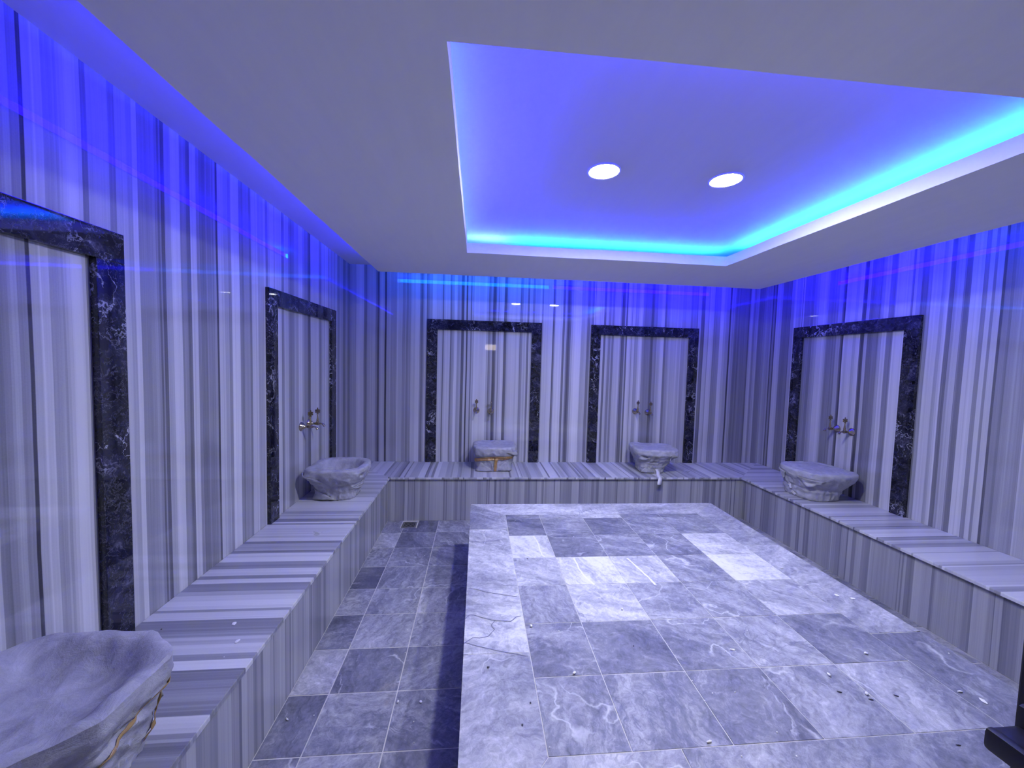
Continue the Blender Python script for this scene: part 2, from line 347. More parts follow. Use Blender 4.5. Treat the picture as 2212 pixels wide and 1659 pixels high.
# ---------------------------------------------------------------- setting: walls, floor, ceiling
wl = stripes('wall_left', bands_from(LEFT, DY, 0, random.Random(3)), lambda s, t: (0, s, t), 0.0, HC, 14, M_WALL, kind='structure', seed=1.0)
wb = stripes('wall_back', bands_from(BACK, 0, W, random.Random(4)), lambda s, t: (s, 0, t), 0.0, HC, 14, M_WALL, kind='structure', seed=2.0)
wr = stripes('wall_right', bands_from(RIGHT, DY, 0, random.Random(5)), lambda s, t: (W, s, t), 0.0, HC, 14, M_WALL, kind='structure', seed=3.0)
DX0, DX1, DH = 1.60, 2.50, 2.10
bm = bmesh.new()
add_box(bm, 0, DX0, DY - .15, DY, 0, HC); add_box(bm, DX1, W, DY - .15, DY, 0, HC); add_box(bm, DX0, DX1, DY - .15, DY, DH, HC)
wf = from_bm('wall_front', bm, M_PLAIN, kind='structure')
# hallway behind the doorway
bm = bmesh.new()
add_box(bm, 0.6, 3.4, -7.0, -6.9, 0, 2.6); add_box(bm, .5, .6, -7.0, DY - .15, 0, 2.6); add_box(bm, 3.4, 3.5, -7.0, DY - .15, 0, 2.6)
from_bm('wall_hallway', bm, M_PLAIN, kind='structure')
box('ceiling_hallway', .5, 3.5, -7.0, DY - .15, 2.6, 2.65, M_PLAIN, kind='structure')
box('floor_hallway', .5, 3.5, -7.0, DY - .0, -.05, 0.0, M_PLAIN, kind='structure')

fl = box('floor', DL - .03, W - DR + .03, DY, -DB + .03, -.06, -.0016, M_GROUT, kind='structure')
ce = box('ceiling', -.02, W + .02, DY, .02, HC, HC + .08, M_CEIL, kind='structure')

# floor tiles
def tile(name, x0, x1, y0, y1, z, tone, parent, rg, ang=None, th=.010, gap=.0026, poly=None):
    g = gap; b = .0008
    zt = z + rg.uniform(-.0005, .0005)
    P = poly or [(x0, y0), (x1, y0), (x1, y1), (x0, y1)]
    cx = sum(p[0] for p in P) / len(P); cy = sum(p[1] for p in P) / len(P)
    def inset(P, d):
        n = len(P); out = []
        for i in range(n):
            a, p, c = Vector(P[i - 1]), Vector(P[i]), Vector(P[(i + 1) % n])
            e1 = (p - a).normalized(); e2 = (c - p).normalized()
            n1 = Vector((-e1.y, e1.x)); n2 = Vector((-e2.y, e2.x))
            m = (n1 + n2); m = m / max(.2, m.dot(n1))
            out.append(p + m * d)
        return out
    A = inset(P, g); T = inset(P, g + b); n = len(P)
    V = [(p.x - cx, p.y - cy, -th) for p in A] + [(p.x - cx, p.y - cy, -b * .8) for p in A] + [(p.x - cx, p.y - cy, 0) for p in T]
    F = [tuple(range(n))[::-1], tuple(range(2 * n, 3 * n))]
    for k in (0, n):
        for i in range(n): F.append((k + i, k + (i + 1) % n, k + n + (i + 1) % n, k + n + i))
    o = new_obj(name, V, F, M_TILE, parent, loc=(cx, cy, zt))
    o.color = (max(0, min(1, tone)), rg.random(), rg.random() if ang is None else ang, 1)
    return o
rg = random.Random(11)
ys = [-DB + .02, -.868, -1.168, -1.474, -1.769, -2.05, -2.345, -2.64, -2.94, -3.235, -3.53, -3.825, -4.12, -4.415, DY]
xs = [DL - .02, .757, 1.083, 1.41, 1.735, 2.06, 2.385, 2.71, 3.035, 3.36, 3.685, 4.01, W - DR + .02]
TONE = {(0, 0): .45, (1, 0): .30, (2, 0): .55, (0, 1): .72, (1, 1): .35, (2, 1): .38, (0, 2): .48, (1, 2): .35, (2, 2): .4, (0, 3): .12, (1, 3): .36, (2, 3): .42,
        (0, 4): .45, (1, 4): .40, (2, 4): .5, (0, 5): .40, (1, 5): .52, (2, 5): .46, (0, 6): .68, (1, 6): .26, (2, 6): .40, (0, 7): .2, (1, 7): .47, (2, 7): .36,
        (0, 8): .36, (1, 8): .55, (2, 8): .45}
PX0, PX1, PY1, PY0, PZ = 1.407, 3.506, -1.325, -3.70, 0.44
drain_rect = (.735, .875, -.762, -.634)
for j in range(len(ys) - 1):
    for i in range(len(xs) - 1):
        x0, x1, y0, y1 = xs[i], xs[i + 1], ys[j + 1], ys[j]
        if x0 > PX0 + .02 and x1 < PX1 + .1 and y1 < PY1 - .02 and y0 > PY0 + .02: continue
        t = TONE.get((i, j), rg.uniform(.3, .55))
        if j == 0 and i in (0, 1):
            # tiles cut around the drain
            if i == 0: tile('floor_tile', 0, 0, 0, 0, 0, t, fl, rg, poly=[(x0, y0), (x1, y0), (x1, -.768), (.727, -.768), (.727, y1), (x0, y1)])
            else: tile('floor_tile', 0, 0, 0, 0, 0, t, fl, rg, poly=[(x0, y0), (x1, y0), (x1, y1), (.883, y1), (.883, -.768), (x0, -.768)])
            continue
        tile('floor_tile', x0, x1, y0, y1, 0, t, fl, rg)

# ---------------------------------------------------------------- suspended ceiling frame
OX0, OX1, OY0, OY1 = 1.338, 3.541, -3.373, -1.30       # opening
EX0, EX1, EY0, EY1 = 0.428, 4.495, -4.27, -0.46        # outer edge
def ring_mesh(name, inner, outer, z0, z1, mat, parent=None, kind=None, wob=.0035):
    def loop(r, n=26):
        x0, x1, y0, y1 = r; P = []
        for (ax, ay), (bx, by) in (((x0, y0), (x1, y0)), ((x1, y0), (x1, y1)), ((x1, y1), (x0, y1)), ((x0, y1), (x0, y0))):
            for k in range(n):
                f = k / n; x, y = ax + (bx - ax) * f, ay + (by - ay) * f
                dz = wob * noise.noise(Vector((x * 3.1, y * 3.1, z0)))
                e = wob * noise.noise(Vector((x * 2.3 + 9, y * 2.3, z0)))
                P.append((x + (e if ax == bx else 0), y + (e if ay == by else 0), dz))
        return P
    I, O = loop(inner), loop(outer); n = len(I)
    V = [(p[0], p[1], z0 + p[2] * .6) for p in O] + [(p[0], p[1], z0 + p[2] * .6) for p in I] + [(p[0], p[1], z1 + p[2]) for p in I] + [(p[0], p[1], z1) for p in O]
    F = []
    for k in range(4):
        a, b = k * n, ((k + 1) % 4) * n
        for i in range(n): F.append((a + i, a + (i + 1) % n, b + (i + 1) % n, b + i))
    me_o = new_obj(name, V, F, mat, parent, kind=kind)
    return me_o
panel = ring_mesh('trim_1', (OX0, OX1, OY0, OY1), (EX0, EX1, EY0, EY1), HS, HS + LIP, M_PANEL, kind='structure')
panel['label'] = 'suspended grey white ceiling frame around the lit rectangular recess'
# LED tapes lying on the frame, along the recess and along the outer edge
zl = HS + LIP + .004
def led(x0, x1, y0, y1, c, s, h=.012):
    return box('led_strip', x0, x1, y0, y1, zl, zl + h, emis('led light', c, s), panel)
CY = (.02, .50, 1.0); CY2 = (.03, .60, 1.0); PALE = (.10, .45, 1.0); VI = (.008, .0, 1.0); VJ = (.004, .0, 1.0); AZ = (.0, .10, 1.0)
ins = .13; wd = .012
led(OX0 - ins - wd + .03, OX0 - ins + .03, OY0, OY1, PALE, P_IN * 1.9)
led(OX0 - .05, OX0 + .32, OY1 + ins, OY1 + ins + wd, (.25, .70, 1.0), P_IN * 3.0)
led(OX0 + .36, OX1 + .05, OY1 + ins, OY1 + ins + wd, CY, P_IN * 4.8)
led(OX1 + ins, OX1 + ins + wd, OY0, OY1, CY2, P_IN * 5.6)
led(OX0, OX1, OY0 - ins - wd, OY0 - ins, VJ, P_IN * 20.0)
# violet diodes of the same tapes, nearer the lip
led(OX0 - .07, OX0 - .06, OY0, OY1, VJ, P_IN * 60.0)
led(OX1 + .07, OX1 + .08, OY0, OY1, VJ, P_IN * 50.0)
led(OX0, OX1, OY1 + .07, OY1 + .08, VJ, P_IN * 50.0)
o_in = .014; hh = .040
led(EX0 + o_in, EX0 + o_in + wd, EY0, EY1, VI, P_OUT * 4.5, hh)
led(EX0, EX0 + 1.9, EY1 - o_in - wd, EY1 - o_in, AZ, P_OUT * 4.0, hh)
led(EX0 + 1.95, EX1, EY1 - o_in - wd, EY1 - o_in, VI, P_OUT * 9.0, hh)
led(EX1 - o_in - wd, EX1 - o_in, -2.0, EY1, VI, P_OUT * 9.5, hh)
led(EX1 - o_in - wd, EX1 - o_in, EY0, -2.02, AZ, P_OUT * 2.0, hh)

# downlights
M_DISC = emis('downlight diffuser', C_DOWN, P_DOWN); M_RIM = simple('white lamp rim', (.75, .75, .76), .4)
for x, lab in ((2.092, 'round white recessed ceiling downlight, left one of two in the recess'), (2.781, 'round white recessed ceiling downlight, right one of two in the recess')):
    t = thing('ceiling_downlight', (x, -2.41, HC), 0, lab, 'light', 'downlights in the ceiling recess')
    bm = bmesh.new()
    n = 40; pr = [(.083, 0.001), (.088, -.004), (.086, -.008), (.078, -.008), (.077, -.004), (.077, .001)]
    R = [[bm.verts.new((r * math.cos(2 * PI * i / n), r * math.sin(2 * PI * i / n), h)) for i in range(n)] for r, h in pr]
    for a, b in zip(R, R[1:]):
        for i in range(n): bm.faces.new((a[i], a[(i + 1) % n], b[(i + 1) % n], b[i]))
    from_bm('trim_ring', bm, M_RIM, t, True)
    V = [(.077 * math.cos(2 * PI * i / n), .077 * math.sin(2 * PI * i / n), -.005) for i in range(n)]
    new_obj('diffuser', V, [tuple(range(n))[::-1]], M_DISC, t)
# lamp in the hallway
hl = thing('hallway_lamp', (1.736, -5.90, 1.997), 0, 'small rectangular warm lamp glowing in the hallway behind the doorway', 'lamp')
box('lamp_housing', -.19, .19, -.06, -.01, -.09, .09, M_RIM, hl, .008)
box('lamp_diffuser', -.17, .17, -.01, 0.0, -.065, .065, emis('hallway lamp', (1.0, .78, .62), P_HALL), hl)
box('lamp_stem', -.01, .01, -.045, -.025, .09, .603, M_STEEL, hl)

h2 = thing('hallway_fill_panel', (1.75, -5.5, 2.6), 0, 'flat fill light panel added in the hallway outside the room', 'lamp')  # unseen panel, added to send neutral fill light through the doorway
box('lamp_housing', -.42, .42, -.22, .22, -.03, 0, M_RIM, h2, .004)
box('lamp_diffuser', -.40, .40, -.20, .20, -.036, -.03, emis('hallway fill light', (1.0, .93, .88), 34.0), h2)

# ---------------------------------------------------------------- benches
def bench(name, label):
    return thing(name, (0, 0, 0), 0, label, 'bench', 'marble benches round the walls')
sl = .02; OV = .02
bl = bench('marble_bench', 'striped grey marble bench running along the left wall')
bb_ = bench('marble_bench', 'striped grey marble bench under the two niches of the back wall')
br = bench('marble_bench', 'striped grey marble bench running along the right wall')
# left
sL = lambda s, t: (t, s, B)
stripes('seat_slab', bands_from(BENCHL, DY, 0, random.Random(21), 0, .95), sL, 0.002, lambda s: max(.003, DL * min(1, -s / DB)), 3, M_BENCH, bl, wob=.004, seed=11)
stripes('seat_slab', bands_from('', DY, 0, random.Random(22), 0, .95), lambda s, t: (W - t, s, B), 0.002, lambda s: max(.003, DR * min(1, -s / DB)), 3, M_BENCH, br, wob=.004, seed=12)
stripes('seat_slab', bands_from('', 0, W, random.Random(23), 0, .95), lambda s, t: (s, -t, B), 0.002, lambda s: max(.003, min(DB, s * DB / DL, (W - s) * DB / DR)), 3, M_BENCH, bb_, wob=.004, seed=13)
# front edges (nosing) and undersides
def nosing(parent, seed, a0, a1, fn, text=''):
    stripes('slab_edge', bands_from(text, a0, a1, random.Random(seed), 0, .95), fn, 0.0, 1.0, 4, M_BENCH, parent, wob=0, seed=seed)
def edge_prof(t):  # 0 top .. 1 under
    if t < .26: return (-.0, .0)
    if t < .6: return (.0018, -.004)
    if t < .85: return (.0018, -sl)
    return (-OV, -sl)
nosing(bl, 21, DY, -DB, lambda s, t: (DL + edge_prof(t)[0], s, B + edge_prof(t)[1]), BENCHL)
nosing(br, 22, DY, -DB, lambda s, t: (W - DR - edge_prof(t)[0], s, B + edge_prof(t)[1]))
nosing(bb_, 23, DL, W - DR, lambda s, t: (s, -DB - edge_prof(t)[0], B + edge_prof(t)[1]))
# fronts
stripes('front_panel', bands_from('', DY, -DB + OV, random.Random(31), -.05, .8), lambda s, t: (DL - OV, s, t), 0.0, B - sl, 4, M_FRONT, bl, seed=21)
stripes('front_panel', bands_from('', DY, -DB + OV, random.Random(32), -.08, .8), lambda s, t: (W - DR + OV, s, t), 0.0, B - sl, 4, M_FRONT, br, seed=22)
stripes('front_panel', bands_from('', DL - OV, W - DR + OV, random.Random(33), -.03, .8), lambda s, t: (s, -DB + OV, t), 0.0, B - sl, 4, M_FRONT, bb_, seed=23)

# ---------------------------------------------------------------- niche frames
FT = 2.0923; FW = .116; FD = .026
def frame(label, origin, rz, w_):
    t = thing('niche_frame', origin, rz, label, 'frame', 'black marble niche frames')
    b = .0025
    box('side_post', 0, FW, -FD, 0, 0, FT - B - FW, M_DARK, t, b)
    box('side_post', w_ - FW, w_, -FD, 0, 0, FT - B - FW, M_DARK, t, b)
    box('lintel', 0, w_, -FD, 0, FT - B - FW, FT - B, M_DARK, t, b)
frame('black marble frame with white veins, left one of two on the back wall', (.862, 0, B), 0, 1.312)
frame('black marble frame with white veins, right one of two on the back wall', (2.762, 0, B), 0, 1.326)
frame('black marble frame on the left wall near the back corner', (0, -1.714, B), PI / 2, 1.249)
frame('large black marble frame cut by the left edge of the photo', (0, -2.79 - 1.25, B), PI / 2, 1.25)
frame('black marble frame on the right wall', (W, -.465, B), -PI / 2, 1.239)

# ---------------------------------------------------------------- platform
pf = thing('marble_platform', ((PX0 + PX1) / 2, (PY0 + PY1) / 2, 0), 0, 'large low rectangular platform of grey veined marble in the middle', 'platform')
pc = Vector(pf.location)
def ptile(name, poly, tone, ang=None, z=PZ, gap=.0016):
    P = [(p[0] - pc.x, p[1] - pc.y) for p in poly]
    return tile(name, 0, 0, 0, 0, z, tone, pf, rgp, ang, .02, gap, P)
rgp = random.Random(19)
core = box('core', PX0 + .02 - pc.x, PX1 - .02 - pc.x, PY0 + .02 - pc.y, PY1 - .02 - pc.y, 0, PZ - .0016, M_GROUT, pf)
for (nm, x0, x1, y0, y1) in (('side_panel', PX0 + .002, PX0 + .019, PY0 + .02, PY1 - .02), ('side_panel', PX1 - .019, PX1 - .002, PY0 + .02, PY1 - .02),
                             ('side_panel', PX0 + .002, PX1 - .002, PY1 - .019, PY1 - .002), ('side_panel', PX0 + .002, PX1 - .002, PY0 + .002, PY0 + .019)):
    o = box(nm, x0 - pc.x, x1 - pc.x, y0 - pc.y, y1 - pc.y, 0, PZ - .0205, M_TILE, pf); o.color = (.6, rgp.random(), .3, 1)
PC = [1.680, 1.943, 2.276, 2.588, 2.912, 3.248]
PR = [-1.555, -1.626, -1.915, -2.216, -2.51, -2.808, -3.11, -3.405]
PT = [[.35, .5, .7, .45, .40],
      [.28, .36, .26, .42, .36],
      [.80, .28, .34, .34, .80],
      [.56, .82, .82, .44, .88],
      [.50, .68, .50, .46, .74],
      [.36, .32, .34, .52, .36],
      [.44, .40, .34, .50, .55]]
PA = [[.1, .1, .1, .1, .1], [.1, .05, .05, .2, .1], [.4, .05, .08, .15, .1], [.2, .4, .4, .2, .1], [.5, .1, .15, .25, .2], [.05, .1, .1, .3, .2], [.55, .6, .62, .65, .7]]
for r in range(7):
    for c in range(5):
        ptile('paving_tile', [(PC[c], PR[r + 1]), (PC[c + 1], PR[r + 1]), (PC[c + 1], PR[r]), (PC[c], PR[r])], PT[r][c], PA[r][c])
# border slabs
L, Rr, T_, Bo = PX0, PX1, PY1, PY0; l, r_, t_, b_ = PC[0], PC[-1], PR[0], PR[-1]
ptile('border_slab', [(L, -1.808), (l, -1.808), (l, t_), (L, T_)], .46, .15)
ptile('border_slab', [(L, -2.98), (l, -2.98), (l, -1.808), (L, -1.808)], .74, .12)
ptile('border_slab', [(L, Bo), (l, b_), (l, -2.98), (L, -2.98)], .60, .9)
ptile('border_slab', [(l, t_), (2.60, t_), (2.60, T_), (L, T_)], .74, .95)
ptile('border_slab', [(2.60, t_), (r_, t_), (Rr, T_), (2.60, T_)], .60, .95)
ptile('border_slab', [(r_, -2.10), (Rr, -2.10), (Rr, T_), (r_, t_)], .56, .9)
ptile('border_slab', [(r_, -2.95), (Rr, -2.95), (Rr, -2.10), (r_, -2.10)], .62, .85)
ptile('border_slab', [(r_, b_), (Rr, Bo), (Rr, -2.95), (r_, -2.95)], .27, .62)
ptile('border_slab', [(L, Bo), (2.1, Bo), (2.1, b_), (l, b_)], .52, .7)
ptile('border_slab', [(2.1, Bo), (Rr, Bo), (r_, b_), (2.1, b_)], .42, .72)

# long veins running through single slabs
def vein(pts, w0, mat):
    P = []
    for (ax, ay), (bx, by) in zip(pts, pts[1:]):
        for k in range(5): f = k / 5; P.append(Vector((ax + (bx - ax) * f, ay + (by - ay) * f, 0)))
    P.append(Vector((*pts[-1], 0))); V = []
    for i, p in enumerate(P):
        d = (P[min(i + 1, len(P) - 1)] - P[max(0, i - 1)]).normalized(); n_ = Vector((-d.y, d.x, 0))
        q = p + n_ * .003 * noise.noise(p * 30); ww = w0 * (.7 + .6 * abs(noise.noise(p * 18)))
        for s_ in (-1, 1): V.append((q.x + n_.x * ww * s_ - pc.x, q.y + n_.y * ww * s_ - pc.y, PZ + .0007))
    new_obj('stone_vein', V, [(2 * i, 2 * i + 1, 2 * i + 3, 2 * i + 2) for i in range(len(P) - 1)], mat, pf)
M_VW = simple('white vein', (.74, .73, .70), .4); M_VK = simple('dark vein', (.17, .175, .23), .45)
for l_ in VW: vein(l_, .0065, M_VW)
for l_ in VK: vein(l_, .0022, M_VK)

# ---------------------------------------------------------------- floor drain
dr = thing('floor_drain', ((drain_rect[0] + drain_rect[1]) / 2, (drain_rect[2] + drain_rect[3]) / 2, 0), 0, 'small square slotted floor drain by the back bench', 'drain')
bm = bmesh.new(); h = .069
for x0, x1, y0, y1 in ((-h, h, -h, -h + .012), (-h, h, h - .012, h), (-h, -h + .012, -h + .012, h - .012), (h - .012, h, -h + .012, h - .012)): add_box(bm, x0, x1, y0, y1, -.001, .003)
from_bm('drain_rim', bm, M_STEEL, dr)
box('drain_pit', -h + .002, h - .002, -h + .002, h - .002, -.0015, -.0011, M_HOLE, dr)
bar = None
for k in range(9):
    x = -.052 + k * .013
    o = box('grate_bar', x - .0025, x + .0025, -h + .012, h - .012, -.001, .002, M_STEEL, dr)

# ---------------------------------------------------------------- wash basins wrapped in foam
def make_basin(loc, rz, label, a, b, ba, bb, boff=(0, 0), open_=False, nf=3.2, H=.27, seed=0, pockets=(), groove=.13, cham=0.0, waist=.0, sag=.03, lip=.05, tilt=0.0, prof=None, rimn=.55, nback=5.0, crisp=0):
    t = thing('wash_basin', loc, rz, label, 'basin', 'foam wrapped marble wash basins on the benches')
    def plan(th, a_, b_, n):
        c, s = abs(math.cos(th)), abs(math.sin(th))
        r = ((c / a_) ** n + (s / b_) ** n) ** (-1 / n)
        if cham > 0 and math.sin(th) > 0:   # cut front corners
            d = (a_ + b_) * cham; r = min(r, d / max(1e-6, (c + s)) * 1.0)
        return r
    prof = prof or [(0, .0), (.05, .06), (.09, .2), (.13, .42), (.165, .66), (.19, .84), (.215, .96), (.24, 1.0), (H, .985)]
    def kk(z):
        for (z0, k0), (z1, k1) in zip(prof, prof[1:]):
            if z <= z1:
                f = (z - z0) / (z1 - z0); f = f * f * (3 - 2 * f) * .5 + f * .5
                return k0 + (k1 - k0) * f
        return prof[-1][1]
    def Sf(th, z, off=0.0):
        """outer surface point in local (u, v) -> x=u, y=-v"""
        k = kk(z); back = math.sin(th) < 0
        n = nback if back else nf
        rt = plan(th, a, b, n); rb = plan(th, ba, bb, 3.5)
        r = rb + (rt - rb) * k
        if z < .012: r -= (.012 - z) * .8
        if z > H - .012 and not crisp: r -= (z - H + .012) ** 2 * 60
        r -= .007 * math.exp(-((z - groove - .012 * noise.noise(Vector((th * 1.3, seed, 0)))) / .009) ** 2)
        u, v = math.cos(th), math.sin(th)
        p = Vector((u * 2.4, v * 2.4, z * 7 + seed * 3.1))
        rd = 1 - abs(noise.noise(p * 1.6)); rd2 = 1 - abs(noise.noise(p * 3.1 + Vector((7, 1, seed))))
        na = 1.0 - (1 - rimn) * min(1, max(0, (z - .19) / .05))
        r += na * (.011 * (rd ** 7 - .3) + .006 * (rd2 ** 9 - .2) + .0035 * noise.noise(p * 5))
        for (pt, pz, wt, wz, d) in pockets:
            dt = (th - pt + PI) % (2 * PI) - PI
            r += d * math.exp(-(dt / wt) ** 2 - ((z - pz) / wz) ** 2)
        r += off
        ox, oy = boff[0] * (1 - k), boff[1] * (1 - k)
        zz = z + tilt * r * u * (z / H) + .004 * (z / H) * noise.noise(Vector((u * 3, v * 3, seed + 9)))
        return Vector((r * u + ox, -(r * v) - oy, zz))
    n = 120; zs = [0, .004, .012] + [.012 + (H - .016) * i / 34 for i in range(1, 35)] + [H]
    V = []; F = []
    for z in zs: V += [Sf(2 * PI * i / n, z) for i in range(n)]
    # inner surface: rim, then the bowl (or the sagging foil over it)
    if open_: inner = [(.965, .000), (.90, .001), (.82, -.001), (.765, -.008), (.735, -.03), (.70, -.07), (.62, -.115), (.45, -.145), (.22, -.155), (.08, -.158)]
    else: inner = [(.97, .001), (.90, .002), (.86, .0), (.82, -.006), (.76, -sag * .35), (.68, -sag * .72), (.55, -sag * .95), (.38, -sag), (.2, -sag * 1.03), (.07, -sag * 1.04)]
    for q, dz in inner:
        for i in range(n):
            th = 2 * PI * i / n; p = Sf(th, H)
            if q < .85:
                # the bowl is rounder than the rim
                f = min(1, (.85 - q) / .12); rr = math.hypot(p.x, p.y); r0 = min(a, b) * 1.02
                s_ = (1 - f) + f * (min(rr, r0 + (rr - r0) * .35) / rr)
            else: s_ = 1
            wr_ = .0035 * noise.noise(Vector((p.x * q * 14, p.y * q * 14, seed))) + .004 * (1 - abs(noise.noise(Vector((p.x * q * 9, p.y * q * 9, seed + 3))))) ** 4
            V.append(Vector((p.x * q * s_, p.y * q * s_, H + (p.z - H) * q * q + dz + wr_ * (0.4 if open_ else 2.2 if crisp else 1.2))))
    V.append(Vector((0, 0, V[-1].z))); rows = len(zs) + len(inner)
    for j in range(rows - 1):
        for i in range(n): F.append((j * n + i, j * n + (i + 1) % n, (j + 1) * n + (i + 1) % n, (j + 1) * n + i))
    c = rows * n
    for i in range(n): F.append(((rows - 1) * n + i, (rows - 1) * n + (i + 1) % n, c))
    F.append(tuple(range(n))[::-1])
    o = new_obj('foam_wrap', V, F, M_FOAM, t, True)
    if crisp: o.data.set_sharp_from_angle(angle=math.radians(crisp))
    return t, Sf
def patch(name, Sf, pts, wdt, mat, parent, off=.0035, seg=18, across=4, dirv=None):
    """ribbon over the basin surface following (theta, z) points; wdt measured in metres"""
    P = []
    for (a0, b0), (a1, b1) in zip(pts, pts[1:]):
        for k in range(seg): f = k / seg; P.append((a0 + (a1 - a0) * f, b0 + (b1 - b0) * f))
    P.append(pts[-1]); V = []; F = []
    for i, (th, z) in enumerate(P):
        q = P[min(i + 1, len(P) - 1)]; p_ = P[max(0, i - 1)]
        dt, dz = (q[0] - p_[0]) * .2, q[1] - p_[1]; L_ = math.hypot(dt, dz) or 1
        nt, nz = -dz / L_, dt / L_
        for k in range(across + 1):
            s_ = (k / across - .5) * wdt
            V.append(Sf(th + nt * s_ / .2, max(.002, z + nz * s_), off))
    for i in range(len(P) - 1):
        for k in range(across): j = i * (across + 1) + k; F.append((j, j + 1, j + across + 2, j + across + 1))
    o = new_obj(name, V, F, mat, parent, True)
    md = o.modifiers.new('thick', 'SOLIDIFY'); md.thickness = .0012
    return o
def flap(Sf, tri, parent, mat=None, lift=.014, name='wrap_fold'):
    """loose triangular fold of foil: two corners on the surface, the third lifted"""
    (t0, z0), (t1, z1), (t2, z2) = tri
    V = []; F = []; N = 8
    idx = {}
    for i in range(N + 1):
        for j in range(N + 1 - i):
            u, v = i / N, j / N; w_ = 1 - u - v
            th = t0 * w_ + t1 * u + t2 * v; z = z0 * w_ + z1 * u + z2 * v
            idx[i, j] = len(V)
            V.append(Sf(th, max(.002, z), .003 + lift * v ** 1.5 + .004 * noise.noise(Vector((u * 4, v * 4, t0)))))
    for i in range(N):
        for j in range(N - i):
            F.append((idx[i, j], idx[i + 1, j], idx[i, j + 1]))
            if j < N - i - 1: F.append((idx[i + 1, j], idx[i + 1, j + 1], idx[i, j + 1]))
    o = new_obj(name, V, F, mat or M_FOAM, parent, True)
    md = o.modifiers.new('thick', 'SOLIDIFY'); md.thickness = .003
    return o
D = math.radians
# left wall, second niche: the open bowl
t, Sf = make_basin((.29, -1.11, B), PI / 2, 'open foam wrapped stone basin on the left bench below the brass taps', .235, .235, .15, .155, (0, -.01), True, 2.9, .27, 1.0,
                   ((D(118), .205, .10, .016, -.030), (D(205), .20, .16, .03, -.018), (D(160), .165, .35, .02, .010), (D(95), .11, .2, .03, .012), (D(222), .222, .12, .02, .022)), .128)
flap(Sf, ((D(228), .10), (D(172), .012), (D(236), .012)), t, lift=.028)
flap(Sf, ((D(250), .20), (D(195), .165), (D(232), .25)), t, lift=.012)
flap(Sf, ((D(140), .105), (D(85), .125), (D(100), .07)), t, lift=.012)
# left wall, near niche
t, Sf = make_basin((.29, -3.405, B), PI / 2, 'large foam wrapped basin in the lower left corner of the photo', .228, .250, .17, .19, (0, -.0), False, 7.0, .27, 2.0,
                   ((D(56), .25, .24, .10, .017), (D(95), .19, .3, .03, -.008), (D(200), .18, .3, .03, -.015)), .17, .735, sag=.062, rimn=.2, nback=7.0, crisp=38,
                   prof=[(0, .0), (.05, .18), (.10, .40), (.15, .62), (.195, .82), (.21, .95), (.225, 1.0), (.27, 1.0)])
patch('tape', Sf, [(D(62), .200), (D(112), .135)], .009, M_TAPEY, t, .004)
patch('tape', Sf, [(D(62), .195), (D(72), .05)], .009, M_TAPEY, t, .006)
flap(Sf, ((D(50), .205), (D(64), .205), (D(52), .09)), t, lift=.022)
flap(Sf, ((D(40), .205), (D(50), .205), (D(43), .12)), t, lift=.035)

# back wall left: brown tape
t, Sf = make_basin((1.645, -.275, B), 0, 'foam wrapped basin with brown tape, on the back bench', .238, .205, .19, .14, (-.01, .0), False, 3.6, .27, 3.0,
                   ((D(60), .12, .3, .02, -.016), (D(95), .155, .7, .018, -.020), (D(28), .19, .12, .02, .018)), .15, sag=.02)
patch('brown_tape', Sf, [(D(158), .115), (D(128), .142), (D(90), .152), (D(58), .150), (D(35), .162)], .036, M_TAPE, t, .006)
patch('brown_tape', Sf, [(D(84), .150), (D(84), .004)], .038, M_TAPE, t, .010)
flap(Sf, ((D(135), .105), (D(95), .01), (D(150), .004)), t, lift=.030)
flap(Sf, ((D(45), .125), (D(85), .01), (D(30), .012)), t, lift=.022)
flap(Sf, ((D(60), .225), (D(20), .235), (D(28), .165)), t, lift=.022)
# back wall right: white tape tail
t, Sf = make_basin((3.43, -.345, B), D(-9), 'foam wrapped basin with a loose white tape tail, on the back bench', .248, .215, .135, .12, (-.035, .01), False, 3.4, .27, 4.0,
                   ((D(125), .19, .14, .012, -.030), (D(45), .185, .16, .012, -.028), (D(90), .215, .5, .02, .008), (D(120), .222, .15, .015, .01), (D(40), .22, .16, .02, .016)), .128, sag=.02)
flap(Sf, ((D(140), .21), (D(110), .17), (D(138), .155)), t, lift=.016)
flap(Sf, ((D(55), .215), (D(25), .22), (D(52), .155)), t, lift=.018)
flap(Sf, ((D(120), .09), (D(80), .006), (D(140), .006)), t, lift=.016)
mw = Matrix.Translation(Vector((3.43, -.345, B))) @ Matrix.Rotation(D(-9), 4, 'Z'); mi = mw.inverted()
V = []
pts = [(3.415, -.485, .505), (3.41, -.52, .485), (3.40, -.56, .462), (3.392, -.60, .4535), (3.386, -.628, .452), (3.378, -.645, .435), (3.372, -.650, .405), (3.362, -.662, .385)]
for i, p in enumerate(pts):
    p = Vector(p); h_ = .023 - .004 * math.sin(i * 1.9)
    for s_ in (-1, 1): V.append(mi @ (p + Vector((s_ * h_, .004 * s_, .003 * math.sin(i * 2.2 + s_)))))
o = new_obj('tape_tail', V, [(2 * i, 2 * i + 1, 2 * i + 3, 2 * i + 2) for i in range(len(pts) - 1)], M_TAPEW, t, True)
md = o.modifiers.new('thick', 'SOLIDIFY'); md.thickness = .0015
